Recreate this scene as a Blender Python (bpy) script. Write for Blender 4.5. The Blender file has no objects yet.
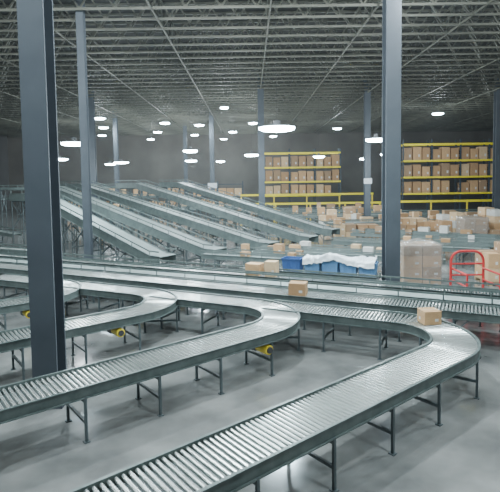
import bpy, bmesh, math, random
from mathutils import Vector, Matrix, noise
random.seed(7)
SC = bpy.context.scene
COL = SC.collection

# ------------------------------------------------------------------ materials
def mat(name, c1, c2=None, rough=0.5, metal=0.0, scale=3.0, emit=None, estr=0.0, bump=0.0, r2=None, alpha=1.0):
    m = bpy.data.materials.new(name); m.use_nodes = True
    nt = m.node_tree; b = nt.nodes["Principled BSDF"]
    b.inputs["Metallic"].default_value = metal
    b.inputs["Roughness"].default_value = rough
    b.inputs["Alpha"].default_value = alpha
    tc = nt.nodes.new("ShaderNodeTexCoord")
    n = nt.nodes.new("ShaderNodeTexNoise"); n.inputs["Scale"].default_value = scale
    n.inputs["Detail"].default_value = 4
    nt.links.new(tc.outputs["Object"], n.inputs["Vector"])
    r = nt.nodes.new("ShaderNodeValToRGB")
    c2 = c2 or tuple(x*0.75 for x in c1)
    r.color_ramp.elements[0].position = 0.3; r.color_ramp.elements[1].position = 0.7
    r.color_ramp.elements[0].color = (*c2, 1); r.color_ramp.elements[1].color = (*c1, 1)
    nt.links.new(n.outputs["Fac"], r.inputs["Fac"])
    nt.links.new(r.outputs["Color"], b.inputs["Base Color"])
    if r2 is not None:
        mr = nt.nodes.new("ShaderNodeMapRange")
        mr.inputs["To Min"].default_value = rough; mr.inputs["To Max"].default_value = r2
        nt.links.new(n.outputs["Fac"], mr.inputs["Value"]); nt.links.new(mr.outputs["Result"], b.inputs["Roughness"])
    if bump:
        bp = nt.nodes.new("ShaderNodeBump"); bp.inputs["Strength"].default_value = bump
        nt.links.new(n.outputs["Fac"], bp.inputs["Height"]); nt.links.new(bp.outputs["Normal"], b.inputs["Normal"])
    if emit:
        b.inputs["Emission Color"].default_value = (*emit, 1); b.inputs["Emission Strength"].default_value = estr
    return m

M_floor = mat("polished_concrete", (0.33,0.335,0.32), (0.115,0.118,0.115), rough=0.05, r2=0.18, scale=0.9)
M_floor.node_tree.nodes["Principled BSDF"].inputs["IOR"].default_value=2.1
M_wall = mat("wall_paint", (0.15,0.14,0.125), (0.10,0.093,0.083), rough=0.9, scale=0.3)
M_wall2 = mat("wall_paint_side", (0.13,0.13,0.13), (0.10,0.10,0.10), rough=0.9, scale=0.3)
M_ceil = mat("roof_deck", (0.026,0.026,0.023), (0.015,0.015,0.014), rough=0.8, scale=0.5)
M_joist = mat("joist_paint", (0.17,0.175,0.14), (0.045,0.048,0.038), rough=0.55, scale=0.3)
M_col = mat("column_paint", (0.085,0.103,0.122), (0.06,0.074,0.09), rough=0.65, scale=1.2)
M_rail = mat("rail_green_grey", (0.165,0.20,0.19), (0.10,0.13,0.125), rough=0.4, metal=0.3, scale=6)
M_rail2 = mat("rail_mid_green_grey", (0.16,0.20,0.19), (0.11,0.14,0.135), rough=0.5, metal=0.1, scale=4)
M_roll = mat("roller_steel", (0.70,0.74,0.71), (0.52,0.56,0.535), rough=0.25, metal=0.7, scale=3)
M_gap = mat("conveyor_pan", (0.13,0.15,0.15), (0.09,0.11,0.11), rough=0.7, scale=3)
M_belt = mat("conveyor_belt", (0.35,0.41,0.39), (0.26,0.31,0.30), rough=0.6, scale=3)
M_leg = mat("support_paint", (0.09,0.115,0.12), (0.06,0.08,0.085), rough=0.5, scale=4)
M_yel = mat("safety_yellow", (0.95,0.74,0.06), (0.82,0.62,0.04), rough=0.4, scale=4)
M_beam = mat("rack_beam_yellow", (1.0,0.84,0.03), (0.92,0.76,0.02), rough=0.5, scale=2)
M_upr = mat("rack_upright_dark", (0.05,0.07,0.09), (0.03,0.045,0.06), rough=0.5, scale=2)
M_blk = mat("motor_dark", (0.05,0.05,0.055), rough=0.5, scale=5)
M_box = [mat("cardboard_%s"%n, c, tuple(x*0.85 for x in c), rough=0.85, scale=3) for n,c in
   [("tan",(0.60,0.37,0.19)),("brown",(0.47,0.28,0.14)),("pale",(0.69,0.49,0.29)),("dull",(0.37,0.24,0.14)),("white",(0.72,0.72,0.68))]]
M_tape = mat("packing_tape", (0.62,0.48,0.32), rough=0.35, scale=6)
M_wlab = mat("paper_label", (0.75,0.75,0.72), rough=0.7, scale=6)
M_blue = mat("blue_plastic", (0.05,0.13,0.36), (0.04,0.10,0.28), rough=0.45, scale=4)
M_blue2 = mat("pale_blue_plastic", (0.15,0.32,0.56), (0.12,0.26,0.47), rough=0.45, scale=4)
M_bag = mat("white_plastic", (0.88,0.94,0.96), (0.72,0.80,0.84), rough=0.35, scale=6, bump=0.5)
M_red = mat("red_paint", (0.70,0.05,0.05), (0.55,0.04,0.04), rough=0.4, scale=4)
M_wood = mat("pallet_wood", (0.42,0.31,0.19), (0.30,0.21,0.13), rough=0.85, scale=5)
M_wrap = mat("stretch_wrap", (0.64,0.63,0.60), (0.36,0.35,0.33), rough=0.2, scale=6, bump=0.8, alpha=0.38)
M_hous = mat("lamp_housing", (0.16,0.17,0.18), rough=0.5, scale=5)
M_lens = mat("lamp_lens", (0.9,0.95,1.0), rough=0.3, emit=(0.62,0.88,1.0), estr=80, scale=3)
M_cab = mat("cable_grey", (0.05,0.05,0.05), rough=0.6, scale=5)
M_sign = mat("sign_white", (0.7,0.75,0.8), rough=0.5, scale=5)
M_pipe = mat("sprinkler_pipe", (0.11,0.11,0.10), rough=0.5, scale=2)

# ------------------------------------------------------------------ helpers
def add_box(bm, c, s, mi=0, rot=0.0):
    hx,hy,hz = s[0]/2,s[1]/2,s[2]/2
    cr,sr = math.cos(rot),math.sin(rot)
    v=[]
    for dx,dy,dz in [(-1,-1,-1),(1,-1,-1),(1,1,-1),(-1,1,-1),(-1,-1,1),(1,-1,1),(1,1,1),(-1,1,1)]:
        x,y=dx*hx,dy*hy
        v.append(bm.verts.new((c[0]+x*cr-y*sr, c[1]+x*sr+y*cr, c[2]+dz*hz)))
    for f in [(0,3,2,1),(4,5,6,7),(0,1,5,4),(1,2,6,5),(2,3,7,6),(3,0,4,7)]:
        fc=bm.faces.new([v[i] for i in f]); fc.material_index=mi

def add_bar(bm, a, b, w, h=None, mi=0, seg=4):
    a=Vector(a); b=Vector(b); h=h or w
    d=(b-a).normalized()
    up=Vector((0,0,1)) if abs(d.z)<0.95 else Vector((0,1,0))
    s=d.cross(up).normalized(); u=s.cross(d).normalized()
    rings=[]
    for p in (a,b):
        if seg==4:
            r=[p+s*(i*w/2)+u*(j*h/2) for i,j in ((-1,-1),(1,-1),(1,1),(-1,1))]
        else:
            r=[p+s*math.cos(2*math.pi*k/seg)*w/2+u*math.sin(2*math.pi*k/seg)*h/2 for k in range(seg)]
        rings.append([bm.verts.new(q) for q in r])
    n=len(rings[0])
    for k in range(n):
        f=bm.faces.new((rings[0][k],rings[0][(k+1)%n],rings[1][(k+1)%n],rings[1][k])); f.material_index=mi
    bm.faces.new(rings[0][::-1]).material_index=mi
    bm.faces.new(rings[1]).material_index=mi

def mesh_from(bm, name, mats, smooth=False):
    bmesh.ops.recalc_face_normals(bm, faces=bm.faces)
    me=bpy.data.meshes.new(name); bm.to_mesh(me); bm.free()
    for m in mats: me.materials.append(m)
    if smooth:
        for p in me.polygons: p.use_smooth=True
    return me

def obj(name, me, loc=(0,0,0), parent=None, rotz=0.0):
    o=bpy.data.objects.new(name, me)
    COL.objects.link(o)
    if parent is not None:
        o.parent=parent; o.location=Vector(loc)-parent.location
    else: o.location=loc
    o.rotation_euler=(0,0,rotz)
    return o

def tag(o,label,category,group=None):
    o["label"]=label; o["category"]=category
    if group: o["group"]=group
    return o

def empty(name, loc, label, category, group=None):
    e=bpy.data.objects.new(name,None); e.empty_display_size=0.3
    COL.objects.link(e); e.location=loc
    return tag(e,label,category,group)

def structure(name, me, loc=(0,0,0)):
    o=obj(name,me,loc); o["kind"]="structure"; return o

# ------------------------------------------------------------------ room shell
CEIL=11.0
X0,X1,Y0,Y1=-34.0,36.0,-6.0,68.0
bm=bmesh.new(); add_box(bm,((X0+X1)/2,(Y0+Y1)/2,-0.1),(X1-X0,Y1-Y0,0.2)); structure("floor",mesh_from(bm,"floor",[M_floor]))
bm=bmesh.new(); add_box(bm,((X0+X1)/2,(Y0+Y1)/2,CEIL+0.1),(X1-X0,Y1-Y0,0.2)); structure("ceiling",mesh_from(bm,"ceiling",[M_ceil]))
bm=bmesh.new(); add_box(bm,((X0+X1)/2,Y1+0.1,CEIL/2),(X1-X0,0.2,CEIL)); structure("wall_back",mesh_from(bm,"wall_back",[M_wall]))
bm=bmesh.new(); add_box(bm,(X0-0.1,(Y0+Y1)/2,CEIL/2),(0.2,Y1-Y0,CEIL)); structure("wall_left",mesh_from(bm,"wall_left",[M_wall2]))
bm=bmesh.new(); add_box(bm,(X1+0.1,(Y0+Y1)/2,CEIL/2),(0.2,Y1-Y0,CEIL)); structure("wall_right",mesh_from(bm,"wall_right",[M_wall2]))

# ------------------------------------------------------------------ roof joists / girders
def truss_mesh(name, length, depth, panel, chord, web):
    bm=bmesh.new(); n=int(length/panel); L=n*panel
    add_bar(bm,(-L/2,0,0),(L/2,0,0),chord,chord); add_bar(bm,(-L/2,0,-depth),(L/2,0,-depth),chord,chord)
    for i in range(n):
        x=-L/2+i*panel
        add_bar(bm,(x,0,0),(x+panel/2,0,-depth),web); add_bar(bm,(x+panel/2,0,-depth),(x+panel,0,0),web)
    return mesh_from(bm,name,[M_joist])
jm=truss_mesh("roof_joist",68.5,1.0,1.3,0.085,0.06)
y=6.0; k=0
while y<67:
    o=obj("roof_joist",jm,((X0+X1)/2+(.6 if k%2 else 0),y,CEIL-0.06)); tag(o,"grey-green painted open web steel joist under the roof deck","roof joist","open web roof joists")
    y+=1.2; k+=1
gm=truss_mesh("roof_girder",60.0,1.0,1.4,0.06,0.05)
for x in (-24,-17,-12.5,-8.0,-3.5,0.85,4.8,8.8,13.5,18,24):
    o=obj("roof_girder",gm,(x,36.5,CEIL-0.08)); o.rotation_euler=(0,0,math.pi/2)
    tag(o,"painted steel truss girder crossing the roof joists","roof girder","roof truss girders")

# ------------------------------------------------------------------ columns
def column(x,y,w,label,top=CEIL-0.02):
    e=empty("steel_column",(x,y,0),label,"column","building columns")
    bm=bmesh.new(); t=w*0.09
    add_box(bm,(0,-w/2+t/2,top/2),(w,t,top)); add_box(bm,(0,w/2-t/2,top/2),(w,t,top)); add_box(bm,(0,0,top/2),(t*1.2,w-2*t,top))
    obj("shaft",mesh_from(bm,"column_shaft",[M_col]),(x,y,0),e)
    bm=bmesh.new(); add_box(bm,(0,0,0.02),(w*1.5,w*1.5,0.04))
    for i in (-1,1):
        for j in (-1,1): add_bar(bm,(i*w*.62,j*w*.62,0.04),(i*w*.62,j*w*.62,0.10),0.05,seg=6)
    obj("base_plate",mesh_from(bm,"column_base_plate",[M_col]),(x,y,0),e)
    return e
column(-3.34,7.75,0.40,"wide dark blue-grey steel column beside the roller conveyor")
column(4.15,14.1,0.43,"dark blue-grey steel column beside the row of blue totes")
column(-6.25,18.4,0.27,"dark blue-grey steel column beside an inclined conveyor")
column(0.85,34,0.42,"slim dark blue-grey steel column among the sorting conveyors")
e=column(8.8,36,0.42,"dark blue-grey steel column with a small white sign")
bm=bmesh.new(); add_box(bm,(0,-0.25,3.4),(0.6,0.03,0.4)); obj("sign",mesh_from(bm,"column_sign",[M_sign]),(8.8,36,0),e)
e=column(-3.7,48,0.42,"distant dark steel column with a small white sign")
bm=bmesh.new(); add_box(bm,(0,-0.25,3.1),(0.9,0.03,0.5)); obj("sign",mesh_from(bm,"column_sign",[M_sign]),(-3.7,48,0),e)
for x,y,w in ((-12.0,37,0.42),(-7.4,56,0.4),(17.5,58,0.4),(-17,30,0.42),(18.5,36,0.42),(-13.5,49,0.4)):
    column(x,y,w,"distant dark blue-grey steel column reaching the roof")

# ------------------------------------------------------------------ conveyors
def resample(path, step):
    P=[Vector(p) for p in path]; out=[]; acc=0.0; nxt=step/2
    for a,b in zip(P[:-1],P[1:]):
        d=(b-a); L=d.length
        while nxt<=acc+L:
            t=(nxt-acc)/L; out.append((a+d*t,d.normalized())); nxt+=step
        acc+=L
    return out

def sweep(bm, path, off, prof, mi=0):
    P=[Vector(p) for p in path]; rings=[]
    for i,p in enumerate(P):
        if i==0: d=P[1]-P[0]
        elif i==len(P)-1: d=P[-1]-P[-2]
        else: d=(P[i+1]-P[i]).normalized()+(P[i]-P[i-1]).normalized()
        d=Vector((d.x,d.y,0)).normalized(); n=Vector((d.y,-d.x,0))
        sgn=1 if off>=0 else -1
        rings.append([bm.verts.new(p+n*(off+sgn*u)+Vector((0,0,v))) for u,v in prof])
    k=len(prof)
    for a,b in zip(rings[:-1],rings[1:]):
        for j in range(k):
            bm.faces.new((a[j],a[(j+1)%k],b[(j+1)%k],b[j])).material_index=mi
    bm.faces.new(rings[0]).material_index=mi; bm.faces.new(rings[-1][::-1]).material_index=mi

def channel(h): return [(0,.022),(.04,.022),(.04,.008),(.012,.008),(.012,-h+.014),(.04,-h+.014),(.04,-h),(0,-h)]
RD=.046
def roller_mesh(w):
    bm=bmesh.new(); add_bar(bm,(-w/2,0,0),(w/2,0,0),RD,RD,seg=10); return mesh_from(bm,"roller",[M_roll],False)

def conveyor(path, width, label, group, name="roller_conveyor", rollers="mesh", step=0.073, rail_h=0.15,
             sup_step=2.0, guides=False, motors=(), gh=.13, mr=None, brace=True):
    mr=mr or M_rail
    b=Vector((path[0][0],path[0][1],0))
    e=empty(name,b,label,"conveyor",group)
    O=(0,0,0)
    for sg in (1,-1):
        bm=bmesh.new(); sweep(bm,path,sg*width/2,channel(rail_h)); obj("side_rail",mesh_from(bm,"side_rail",[mr]),O,e)
    iw=width-0.012
    if rollers=="belt":
        bm=bmesh.new(); sweep(bm,path,0.0001,[(-iw/2,-.02),(iw/2,-.02),(iw/2,-.0),(-iw/2,-.0)]); obj("belt",mesh_from(bm,"belt",[M_belt]),O,e)
    else:
        rs=resample(path,step)
        if rollers=="parts":
            me=roller_mesh(iw)
            idx=sorted(range(len(rs)),key=lambda i:rs[i][0].length)[:100]
            keep=set(idx); rest=[]
            for i,(p,d) in enumerate(rs):
                if i in keep:
                    obj("roller",me,(p.x,p.y,p.z-RD/2),e,rotz=math.atan2(d.y,d.x)-math.pi/2)
                else: rest.append((p,d))
        else: rest=rs
        if rest:
            bm=bmesh.new()
            for p,d in rest:
                n=Vector((d.y,-d.x,0)).normalized(); c=p-Vector((0,0,RD/2))
                add_bar(bm,c-n*iw/2,c+n*iw/2,RD,RD,seg=6 if rollers!="parts" else 10)
            o=obj("roller_bed",mesh_from(bm,"roller_bed",[M_roll]),O,e)
            o["kind"]="stuff"
        bm=bmesh.new(); sweep(bm,path,0.0001,[(-iw/2,-.10),(iw/2,-.10),(iw/2,-.085),(-iw/2,-.085)]); obj("bottom_pan",mesh_from(bm,"bottom_pan",[M_gap]),O,e)
    if guides:
        for sg in (1,-1):
            bm=bmesh.new(); sweep(bm,path,sg*(width/2+.03),[(0,gh),(.02,gh),(.02,gh+.045),(0,gh+.045)])
            for p,d in resample(path,1.0):
                n=Vector((d.y,-d.x,0)).normalized(); q=p+n*sg*(width/2+.04)
                add_bar(bm,q+Vector((0,0,-.02)),q+Vector((0,0,gh+.01)),.025)
            obj("guide_rail",mesh_from(bm,"guide_rail",[mr]),O,e)
    for i,(p,d) in enumerate(resample(path,sup_step)):
        n=Vector((d.y,-d.x,0)).normalized(); bm=bmesh.new(); z=p.z-rail_h
        a=math.atan2(n.y,n.x)
        for sg in (1,-1):
            q=n*sg*(width/2+.02); add_box(bm,(q.x,q.y,(z+0.012)/2+.0),(.036,.036,z+.03-0.012),0,a)
            add_box(bm,(q.x,q.y,.007),(.08,.08,.014),0,a)
        add_box(bm,(0,0,z-.03),(width+.05,.045,.06),0,a)
        add_box(bm,(0,0,max(.25,z*.45)),(width+.04,.035,.04),0,a)
        if z>1.0:
            q=n*(width/2+.03)
            add_bar(bm,(-q.x,-q.y,z*.5),(q.x,q.y,z-.1),.04)
            add_bar(bm,(-q.x,-q.y,z-.1),(q.x,q.y,z*.5),.04)
        elif brace and i%2==0:
            dh=Vector((d.x,d.y,0)).normalized()*.3
            for sg in (1,-1):
                q=n*sg*(width/2+.02); add_bar(bm,(q.x,q.y,z*.55),(q.x+dh.x,q.y+dh.y,z+.01),.025)
        obj("support_frame",mesh_from(bm,"support_frame",[M_leg]),(p.x,p.y,0),e)
    for s in motors:
        rs=resample(path,0.1); p,d=rs[min(len(rs)-1,int(s/0.1))]
        a=math.atan2(d.y,d.x); bm=bmesh.new(); z=-rail_h-.12
        add_box(bm,(0,0,z+.02),(.18,.20,.19),0,a)
        dd=Vector((d.y,-d.x,0)).normalized()
        add_bar(bm,(dd.x*.09,dd.y*.09,z),(dd.x*.40,dd.y*.40,z),.18,.18,mi=1,seg=12)
        add_bar(bm,(dd.x*.40,dd.y*.40,z),(dd.x*.43,dd.y*.43,z),.12,.12,mi=0,seg=12)
        add_box(bm,(0,0,-rail_h-.01),(.3,.3,.04),0,a)
        m=obj("drive_motor",mesh_from(bm,"drive_motor",[M_blk,M_yel]),(p.x,p.y,p.z),e); m["label"]="yellow gear motor under the conveyor"
    return e

S=Vector((.905,-.425,0)).normalized(); Ld=Vector((.776,.631,0)).normalized()
ZC=.77; W=.72; RM=.80+W/2
def lane_path(cx,cy,l_in,l_out):
    c=Vector((cx,cy,ZC)); right=Vector((Ld.y,-Ld.x,0))
    a0=math.atan2(right.y,right.x)
    h=-S; rn=Vector((h.y,-h.x,0)); a1=math.atan2(rn.y,rn.x)
    pts=[]; st=c+right*RM
    pts.append(st-Ld*l_in)
    N=26
    for k in range(N+1):
        a=a0+(a1-a0)*k/N; pts.append(c+Vector((math.cos(a),math.sin(a),0))*RM)
    pts.append(pts[-1]+h*l_out)
    return pts
lanes=[((2.42,8.54),7.2,2.8,"parts","grey steel roller conveyor lane with a wide hairpin curve",(7.9,)),
       ((-.55,9.88),6.4,2.5,"parts","grey steel roller conveyor lane curving back beside the main line",(6.2,)),
       ((-3.32,11.18),7.5,2.5,"mesh","roller conveyor lane with a curve and yellow drive motor",(7.0,)),
       ((-6.1,12.46),7.0,2.5,"mesh","roller conveyor lane curving beside a steel column",(6.8,))]
for c,li,lo,rm,lb,mt in lanes:
    conveyor(lane_path(c[0],c[1],li,lo),W,lb,"curved roller conveyor lanes",rollers=rm,motors=mt,sup_step=1.15,guides=False,brace=False)

def line(p,x0,x1,z=ZC):
    k=S.y/S.x
    return [(x0,p[1]+(x0-p[0])*k,z),(x1,p[1]+(x1-p[0])*k,z)]
conveyor(line((3.5,10.72),-14,7.6),.74,"long straight grey roller conveyor main line","main sorting conveyors",sup_step=1.1,motors=(9.0,12.0,15.0))
conveyor(line((3.5,11.68),-14,7.3),.60,"long straight grey belt conveyor beside the main line","main sorting conveyors",rollers="belt",sup_step=1.4,guides=True,motors=(7,16))
conveyor(line((.4,14.12),-14,6.3),.56,"long straight roller conveyor with guide rails","main sorting conveyors",sup_step=1.4,guides=True,motors=(13,))
conveyor(line((2.8,14.2),-.2,3.7),.72,"short roller conveyor carrying blue totes","main sorting conveyors",sup_step=1.3)
kk=S.y/S.x
thin=[((2,17.4),-.7,4.2,.44),((2,16.35),-1.8,3.4,.3),((2,19.2),1.7,6.8,.44),((2,18.3),.4,6.6,.3),((4,21.4),3.7,9.4,.44),((6,24.2),5.2,9.0,.44),((9,20.6),7.4,12.0,.44),((-10,20.2),-15,-7.9,.5),
      ((8,18.9),7.6,9.2,.34),((9,22.4),9.6,11.0,.34)]
for p,xa,xb,wd in thin:
    conveyor(line(p,xa,xb,.82),wd,"narrow grey conveyor in the dense sorting area","narrow sorting conveyors",rollers="belt" if wd<.4 else "mesh",step=.1,sup_step=1.2,guides=True,gh=.1,mr=M_rail2)

inc=[((-3.0,17.3,.9),(-9.6,22.2,3.1)),((-1.2,18.9,.9),(-10.2,25.6,3.4)),((1.0,20.6,.9),(-10.2,29.8,3.5)),((3.0,22.6,.9),(-7.2,31.6,3.5)),((4.6,25.7,.9),(-5.0,35.2,3.5))]
for a,b in inc:
    a=Vector(a);b=Vector(b); d=(b-a); h=Vector((d.x,d.y,0)).normalized()
    conveyor([a,a+h*.5,b,b+h*2.2],.80,"long grey inclined belt conveyor descending to the sorting floor","inclined conveyors",name="inclined_conveyor",rollers="belt",rail_h=.34,sup_step=1.0,guides=True,gh=.16,motors=(1.2,3.5),mr=M_rail2)
mids=[((6.0,26.6,.8),(14,21.1,.8),"mesh"),((5.0,30.6,.8),(18,30.6,.8),"belt"),((-3,38,.7),(17.5,38,.7),"belt"),
      ((-15,42,1.2),(-1,42,1.2),"belt"),((5,32.4,.7),(18,32.4,.7),"mesh"),((9.8,17.4,.8),(15.5,14.8,.8),"mesh"),
      ((-1,40.2,.7),(20,40.2,.7),"belt"),((-14,45,1.2),(0,45,1.2),"belt"),((9.6,34.4,.7),(21,34.2,.7),"belt"),((-3,44,.8),(13,44,.8),"belt"),
      ((-18,27.4,1.6),(-12.5,25.6,.9),"belt"),((-24,34.5,3.3),(-9,34.5,3.3),"belt"),((12.5,20.9,.8),(15.5,19.6,.8),"mesh"),
      ((-22,40,2.4),(-6,40,2.4),"belt")]
for a,b,r in mids:
    conveyor([a,b],.6,"straight grey conveyor crossing the sorting area","sorting area conveyors",rollers=r,step=.12,sup_step=1.8,guides=(r=="belt"),mr=M_rail2 if r=="belt" else None)

# ------------------------------------------------------------------ cardboard boxes
def box_mesh(m):
    bm=bmesh.new(); add_box(bm,(0,0,.5),(1,1,1))
    bmesh.ops.bevel(bm,geom=bm.edges[:],offset=.012,segments=1,affect='EDGES')
    add_box(bm,(0,0,1.0005),(1.0,.09,.004),1)
    add_box(bm,(.5005,0,.9),(.003,.09,.2),1); add_box(bm,(-.5005,0,.9),(.003,.09,.2),1)
    add_box(bm,(.22,-.5005,.35),(.2,.003,.2),2)
    add_box(bm,(-.5005,.15,.35),(.003,.2,.2),2)
    return mesh_from(bm,"cardboard_box",[m,M_tape,M_wlab])
BM=[box_mesh(m) for m in M_box]
def cbox(x,y,z,sx,sy,sz,rot,label,group=None,v=None):
    o=obj("cardboard_box",BM[random.randrange(4) if v is None else v],(x,y,z),rotz=rot); o.scale=(sx,sy,sz)
    return tag(o,label,"box",group)
sa=math.atan2(S.y,S.x)
cbox(1.16,10.72+(1.16-3.5)*kk-.12,ZC,.42,.36,.30,sa+.15,"small brown cardboard box riding the conveyor beside a curve",v=1)
aa=math.radians(33); cbox(2.42+1.25*math.cos(aa),8.54+1.25*math.sin(aa),ZC,.34,.32,.26,.1,"tan cardboard box on the hairpin curve rollers",v=0)
cbox(.12,14.12-(.28*kk),ZC,.46,.38,.34,sa,"tan cardboard box on the straight main conveyor",v=0)
cbox(.62,14.12+.22*kk,ZC,.34,.34,.44,sa+.1,"small pale cardboard box on the straight main conveyor",v=2)
for p,xa,xb,wd in thin[:7]+thin[8:]:
    x=xa+.5
    while x<xb-.4:
        if random.random()<.5:
            w_=random.uniform(.22,.42); s_=min(wd-.08,w_)
            cbox(x,p[1]+(x-p[0])*kk,.822,w_,s_,random.uniform(.15,.4),sa,"small carton on a narrow sorting conveyor","cartons on narrow conveyors",v=random.choice((0,1,2,3,4)))
        x+=random.uniform(.7,1.4)
for a,b,r in mids[:10]:
    a=Vector(a);b=Vector(b);L=(b-a).length; s=.8
    while s<L-.8:
        p=a+(b-a)*s/L
        if random.random()<.65 and not (p.y>37 and p.x>12):
            w=random.uniform(.3,.85); h=random.uniform(.2,.7)
            cbox(p.x,p.y,p.z+.002,w,min(.5,w*.8),h,math.atan2((b-a).y,(b-a).x)+random.uniform(-.08,.08),"brown cardboard box travelling on a sorting conveyor","boxes on sorting conveyors",v=4 if random.random()<.08 else None)
        s+=random.uniform(.95,1.5)

# ------------------------------------------------------------------ pallets with boxes
def pallet(x,y,rot,label="wooden pallet on the concrete floor"):
    bm=bmesh.new()
    for i in range(7): add_box(bm,(-.54+i*.18,0,.13),(.12,1.0,.02))
    for j in (-.44,0,.44): add_box(bm,(0,j,.075),(1.2,.09,.09))
    for j in (-.5,0,.5): add_box(bm,(j,0,.015),(.1,1.0,.03))
    return tag(obj("wooden_pallet",mesh_from(bm,"wooden_pallet",[M_wood]),(x,y,0),rotz=rot),label,"pallet","wooden pallets")
def loaded_pallet(x,y,layers,rot=0,v=None,full=False):
    pallet(x,y,rot); c,s=math.cos(rot),math.sin(rot); z=.14
    big=y>20
    for k in range(layers):
        cols=random.choice(((-.3,.3),(-.4,0,.4))) if not full else (-.3,.3)
        wd=.57 if len(cols)==2 else .38
        hb=random.uniform(.28,.50)
        if full: hb=.34
        for i in cols:
            for j in ((-.25,.25) if not big else (0,)):
                if k==layers-1 and not full and random.random()<.35: continue
                h=hb*(random.uniform(.6,1.25) if k==layers-1 and not full else 1)
                vv=v if v is not None else (random.choice((0,1,3)) if full else (4 if random.random()<.08 else None))
                cbox(x+i*c-j*s,y+i*s+j*c,z,wd,.47 if not big else .9,h-.004,rot,"white carton stacked on a wooden pallet" if vv==4 else "cardboard box stacked on a wooden pallet","palletised boxes",vv)
        z+=hb
    return z
def wrap(x,y,zt,rot=0):
    bm=bmesh.new(); add_box(bm,(0,0,(zt-.13)/2+.01),(1.2,1.02,zt-.12))
    bmesh.ops.subdivide_edges(bm,edges=bm.edges[:],cuts=11,use_grid_fill=True)
    for v in bm.verts:
        n=abs(noise.noise(v.co*4+Vector((x,y,0))))*.16+.012
        v.co.x*=1+n*.5; v.co.y*=1+n*.5
        if v.co.z>zt-.2: v.co.z+=abs(noise.noise(v.co*3+Vector((9,y,0))))*.15
    tag(obj("stretch_wrap",mesh_from(bm,"stretch_wrap",[M_wrap],True),(x,y,.14),rotz=rot),"hazy clear stretch wrap around a pallet of cartons","wrap")
for x,y,n in ((8.4,16.1,3),(10.9,26.2,4),(12.2,26.5,3),(13.5,25.7,4),(14.8,25.6,3),(16.1,25.4,3),(17.4,25.8,3),(9.2,28.6,4),(10.5,28.8,3),(11.8,28.4,4),(13.1,28.7,3),(14.4,28.6,4),(15.7,28.4,3),(17,28.7,4),(17,21.6,3),(15.6,22.4,3),(14.2,23.4,3),(5.6,28.4,3),(6.9,28.3,3),(12.7,23.9,3),(7.6,35.6,3),(5.8,35.8,3),(3.4,35.6,2)):
    loaded_pallet(x,y,n,random.uniform(-.06,.06))
for x,y in ((5.35,15.3),(11.4,24.6),(18.3,23.4)):
    zt=loaded_pallet(x,y,4,0.0,None,True); wrap(x,y,zt)

# ------------------------------------------------------------------ blue totes and sheet
def tote_mesh(m):
    bm=bmesh.new(); b=(.46,.34); t=(.52,.40); h=.34; th=.02
    def ring(w,d,z): return [bm.verts.new((sx*w/2,sy*d/2,z)) for sx,sy in ((-1,-1),(1,-1),(1,1),(-1,1))]
    R=[ring(b[0],b[1],0),ring(t[0],t[1],h-.04),ring(t[0]+.04,t[1]+.04,h-.04),ring(t[0]+.04,t[1]+.04,h),ring(t[0]-th,t[1]-th,h),ring(b[0]-th,b[1]-th,.02)]
    for a,c in zip(R[:-1],R[1:]):
        for k in range(4): bm.faces.new((a[k],a[(k+1)%4],c[(k+1)%4],c[k]))
    bm.faces.new(R[0][::-1]); bm.faces.new(R[-1])
    for i in (-.14,0,.14):
        add_box(bm,(i,-.19,.14),(.015,.02,.2)); add_box(bm,(i,.19,.14),(.015,.02,.2))
    return mesh_from(bm,"storage_tote",[m])
TM=tote_mesh(M_blue2); TM1=tote_mesh(M_blue)
S3=lambda x:14.2+(x-2.8)*kk
for i,x in enumerate((1.32,1.93,2.43,2.93,3.43)):
    o=tag(obj("storage_tote",TM1 if i==0 else TM,(x,S3(x),ZC),rotz=sa),"dark blue empty storage tote on a roller conveyor" if i==0 else "pale blue plastic tote under white plastic sheeting","tote","blue totes on the conveyor")
    o.scale=(1.15 if i==0 else .95,1,1.15)
bm=bmesh.new(); NX,NY=90,24; Lx,Ly=2.15,.76
vs=[[None]*(NY+1) for _ in range(NX+1)]
def crk(u,v): return noise.noise(Vector((u*1.6,v*2,2)))*.10+abs(noise.noise(Vector((u*5,v*6,5))))*.10+abs(noise.noise(Vector((u*13,v*13,7))))*.05+.10*math.exp(-((u+.1)/.45)**2)
for i in range(NX+1):
    for j in range(NY+1):
        u=-Lx/2+Lx*i/NX; v=-Ly/2+Ly*j/NY
        ex=max(0,abs(v)-.235); z=max(.02,crk(u,v)+.035) if ex==0 else crk(u,v)+.035
        hem=.9+1.3*noise.noise(Vector((u*1.3,3 if v>0 else 8,1)))
        z-= ex*max(.2,hem)*1.3
        if abs(v)>.235: v=math.copysign(.245+ex*.2+.02*noise.noise(Vector((u*12,z*8,1))),v)
        vs[i][j]=bm.verts.new((u,v,z))
for i in range(NX):
    for j in range(NY): bm.faces.new((vs[i][j],vs[i+1][j],vs[i+1][j+1],vs[i][j+1]))
xm=2.66
tag(obj("plastic_sheet",mesh_from(bm,"plastic_sheet",[M_bag],True),(xm,S3(xm),ZC+.39),rotz=sa),"crumpled white plastic sheeting heaped over blue totes","plastic sheet")
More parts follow.
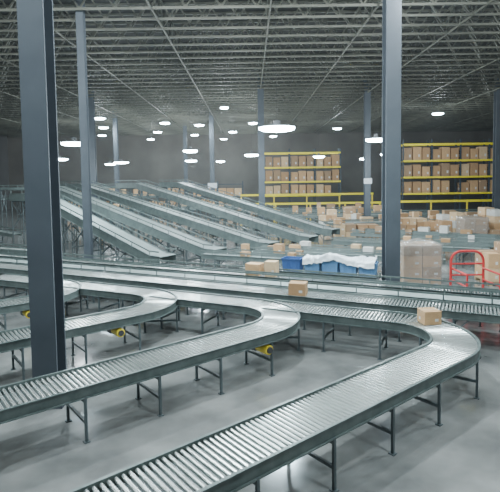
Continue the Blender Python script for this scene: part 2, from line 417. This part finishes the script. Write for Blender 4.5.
# ------------------------------------------------------------------ red platform cart
def hoop(bm, w, z0, z1, y, d, r=.16):
    pts=[(-w/2,y,z0),(-w/2,y,z1-r)]
    for k in range(1,6):
        a=math.pi-k*math.pi/2/6; pts.append((-w/2+r+r*math.cos(a),y,z1-r+r*math.sin(a)))
    pts+= [(-w/2+r,y,z1),(w/2-r,y,z1)]
    for k in range(1,6):
        a=math.pi/2-k*math.pi/2/6; pts.append((w/2-r+r*math.cos(a),y,z1-r+r*math.sin(a)))
    pts+=[(w/2,y,z1-r),(w/2,y,z0)]
    for a,b in zip(pts[:-1],pts[1:]): add_bar(bm,a,b,d,seg=8)
cx,cy=6.3,13.35
e=empty("platform_cart",(cx,cy,0),"red tubular platform cart standing by the pallets","cart")
bm=bmesh.new(); add_box(bm,(0,0,.30),(.95,1.1,.06)); obj("platform",mesh_from(bm,"platform",[M_blk]),(cx,cy,0),e)
bm=bmesh.new(); hoop(bm,.95,.32,1.45,.50,.075,.3)
for zz in (.75,1.08): add_bar(bm,(-.47,.50,zz),(.47,.50,zz),.05,seg=8)
obj("handle_frame",mesh_from(bm,"handle_frame",[M_red]),(cx,cy,0),e)
for sx in (-.45,.45):
    bm=bmesh.new()
    add_bar(bm,(0,.47,.95),(0,-.50,.95),.06,seg=8); add_bar(bm,(0,.47,.62),(0,-.50,.62),.05,seg=8); add_bar(bm,(0,-.5,.32),(0,-.5,.98),.06,seg=8)
    obj("side_frame",mesh_from(bm,"side_frame",[M_red]),(cx+sx,cy,0),e)
for sx in (-.36,.36):
    for sy in (-.45,.45):
        bm=bmesh.new(); add_bar(bm,(-.03,0,.11),(.03,0,.11),.22,.22,seg=16); add_box(bm,(0,0,.2),(.07,.06,.14))
        obj("caster_wheel",mesh_from(bm,"caster_wheel",[M_blk]),(cx+sx,cy+sy,0),e)

# ------------------------------------------------------------------ pallet racks
def rack(x0,bays,bw,y,levels,top,label,rowlab,boxh,depth=1.1,skip=.04,per=3,bt=.2,bmat=None):
    e=empty("pallet_rack",(x0,y,0),label,"storage rack","pallet racks")
    for i in range(bays+1):
        bm=bmesh.new(); x=i*bw
        for yy in (0,depth): add_box(bm,(x,yy,top/2),(.12,.1,top))
        z=.3
        while z<top-1:
            add_bar(bm,(x,0,z),(x,depth,z+.8),.04); add_bar(bm,(x,0,z),(x,depth,z),.04); z+=.8
        obj("upright_frame",mesh_from(bm,"upright_frame",[M_upr]),(x0,y,0),e)
    for z in levels:
        for i in range(bays):
            for yy in (-.0,depth):
                bm=bmesh.new(); add_box(bm,(i*bw+bw/2,yy-(.07 if yy==0 else -.07),z-bt/2+.01),(bw-.02,.05,bt)); obj("beam",mesh_from(bm,"rack_beam",[bmat or M_beam]),(x0,y,0),e)
    for z in levels[:-1]:
        bm=bmesh.new(); add_box(bm,(bays*bw/2,depth/2,z-.03),(bays*bw,depth+.06,.04)); obj("shelf_deck",mesh_from(bm,"shelf_deck",[M_upr]),(x0,y,0),e)
        for i in range(bays):
            for k in range(per):
                if random.random()<skip: continue
                w=(bw-.18)/per
                cbox(x0+i*bw+.09+w*(k+.5),y+.5,z-.008,w*random.uniform(.78,.93),.85,boxh*random.uniform(.75,1.0),0,rowlab,"boxes on pallet racks",v=random.choice((0,1,2,0,3)))
rack(1.6,3,2.75,52,[1.9,3.4,4.95,6.5],6.9,"tall pallet rack with yellow beams full of cartons","large brown carton stored on a yellow-beamed rack",1.25,bt=.17)
rack(15.0,4,2.8,47,[2.1,3.7,5.3,6.9],7.3,"tall pallet rack with bright yellow beams and cartons","large brown carton stored on a yellow-beamed rack",1.3,bt=.17)
rack(-20,7,2.75,52,[.6,1.9,3.2],3.5,"distant dark shelving stocked with cartons behind the ramps","brown carton on distant shelving",1.0,skip=.25,bt=.08,bmat=M_upr)

def guard(x0,x1,y,z):
    e=empty("guard_rail",(x0,y,0),"long yellow guard rail in front of the racks","guard rail","yellow guard rails")
    bm=bmesh.new(); add_box(bm,((x1-x0)/2,0,z),(x1-x0,.08,.2)); obj("rail",mesh_from(bm,"guard_rail_bar",[M_beam]),(x0,y,0),e)
    n=int((x1-x0)/3)
    for i in range(n+1):
        bm=bmesh.new(); add_box(bm,(.1+i*(x1-x0-.2)/n,.1,z/2+.04),(.12,.12,z+.08)); obj("post",mesh_from(bm,"guard_post",[M_yel]),(x0,y,0),e)
guard(-1,13,47.5,1.2); guard(13.4,27,44.5,1.4); guard(-1,13,50.5,2.0)

# ------------------------------------------------------------------ lamps
def lens_mesh(r):
    bm=bmesh.new(); N=24; rings=[]
    for rr,zz in ((r,0),(r*.98,-.06),(r*.8,-.10),(r*.4,-.12)):
        rings.append([bm.verts.new((rr*math.cos(2*math.pi*k/N),rr*math.sin(2*math.pi*k/N),zz)) for k in range(N)])
    for a,b in zip(rings[:-1],rings[1:]):
        for k in range(N): bm.faces.new((a[k],a[(k+1)%N],b[(k+1)%N],b[k]))
    bm.faces.new(rings[-1][::-1]); bm.faces.new(rings[0])
    return mesh_from(bm,"lamp_lens",[M_lens],True)
def hous_mesh(r):
    bm=bmesh.new(); N=20; rings=[]
    for rr,zz in ((r*.97,.004),(r*.85,.04),(r*.3,.08),(r*.2,.1),(r*.2,.2),(r*.08,.22)):
        rings.append([bm.verts.new((rr*math.cos(2*math.pi*k/N),rr*math.sin(2*math.pi*k/N),zz)) for k in range(N)])
    for a,b in zip(rings[:-1],rings[1:]):
        for k in range(N): bm.faces.new((a[k],a[(k+1)%N],b[(k+1)%N],b[k]))
    bm.faces.new(rings[0]); bm.faces.new(rings[-1])
    return mesh_from(bm,"lamp_housing",[M_hous],False)
LM={}
def lamp(x,y,z,r,power):
    if r not in LM: LM[r]=(lens_mesh(r),hous_mesh(r))
    e=empty("high_bay_lamp",(x,y,z),"round glowing high bay lamp hanging from the roof","lamp","hanging high bay lamps")
    obj("lamp_lens",LM[r][0],(x,y,z),e); obj("lamp_housing",LM[r][1],(x,y,z),e)
    bm=bmesh.new(); add_bar(bm,(0,0,.2),(0,0,CEIL-z),.008,seg=6); obj("hanging_cable",mesh_from(bm,"hanging_cable",[M_cab]),(x,y,z),e)
    l=bpy.data.lights.new("lamp_light",'POINT'); l.energy=power; l.shadow_soft_size=.25; l.color=(.90,.97,1.0)
    o=bpy.data.objects.new("lamp_light",l); COL.objects.link(o); o.parent=e; o.location=(0,0,-.45)
low=[(0.86,14.9,.56),(-7.1,19.6,.5),(-12.8,32.5,.55),(5.2,19.8,.42),(-3.1,25.4,.38),(-10.5,39.5,.6),(.15,30.5,.45),(9.2,38.5,.4),(-4.6,38,.45),(4.9,34,.4),(-2.4,40,.35),(9,32,.28),(-12.4,43,.45)]
for x,y,r in low: lamp(x,y,5.2,r,540)
high=[(-12.6,41,.45),(-14.4,48,.45),(-7.8,45,.45),(-10,53,.45),(-6.4,57,.45),(-4.8,47,.45),(-1.8,54,.45),(16,41,.45),(9.5,52,.45),(-3.3,63,.45),(-17,56,.45),(-20,48,.45),(3,60,.45),(.4,46,.4),(-12.6,62,.45),(-1.8,36,.3)]
for x,y,r in high: lamp(x,y,9.0,r,400)
for x,y in ((-4,3),(4,3),(0,9),(-9,9),(9,9),(16,13),(-16,13),(-3.5,13.2),(5.4,13.6)): lamp(x,y,9.6,.5,1300)

# ------------------------------------------------------------------ world + camera
w=bpy.data.worlds.new("world"); SC.world=w; w.use_nodes=True
nt=w.node_tree
nt.nodes["Background"].inputs[0].default_value=(.62,.74,.82,1); nt.nodes["Background"].inputs[1].default_value=1.1
vs_=nt.nodes.new("ShaderNodeVolumeScatter"); vs_.inputs["Color"].default_value=(.85,.93,1,1); vs_.inputs["Density"].default_value=.0005; vs_.inputs["Anisotropy"].default_value=.6
nt.links.new(vs_.outputs[0],nt.nodes["World Output"].inputs["Volume"])
cam=bpy.data.cameras.new("camera"); cam.lens=36*480/500; cam.sensor_width=36; cam.clip_end=300
co=bpy.data.objects.new("camera",cam); COL.objects.link(co); co.location=(0,0,3.6)
co.rotation_euler=(Matrix.Rotation(math.radians(90-3.5),3,'X')@Matrix.Rotation(math.radians(-.8),3,'Z')).to_euler()
cam.shift_y=-(66-math.tan(math.radians(3.5))*480)/500
SC.camera=co
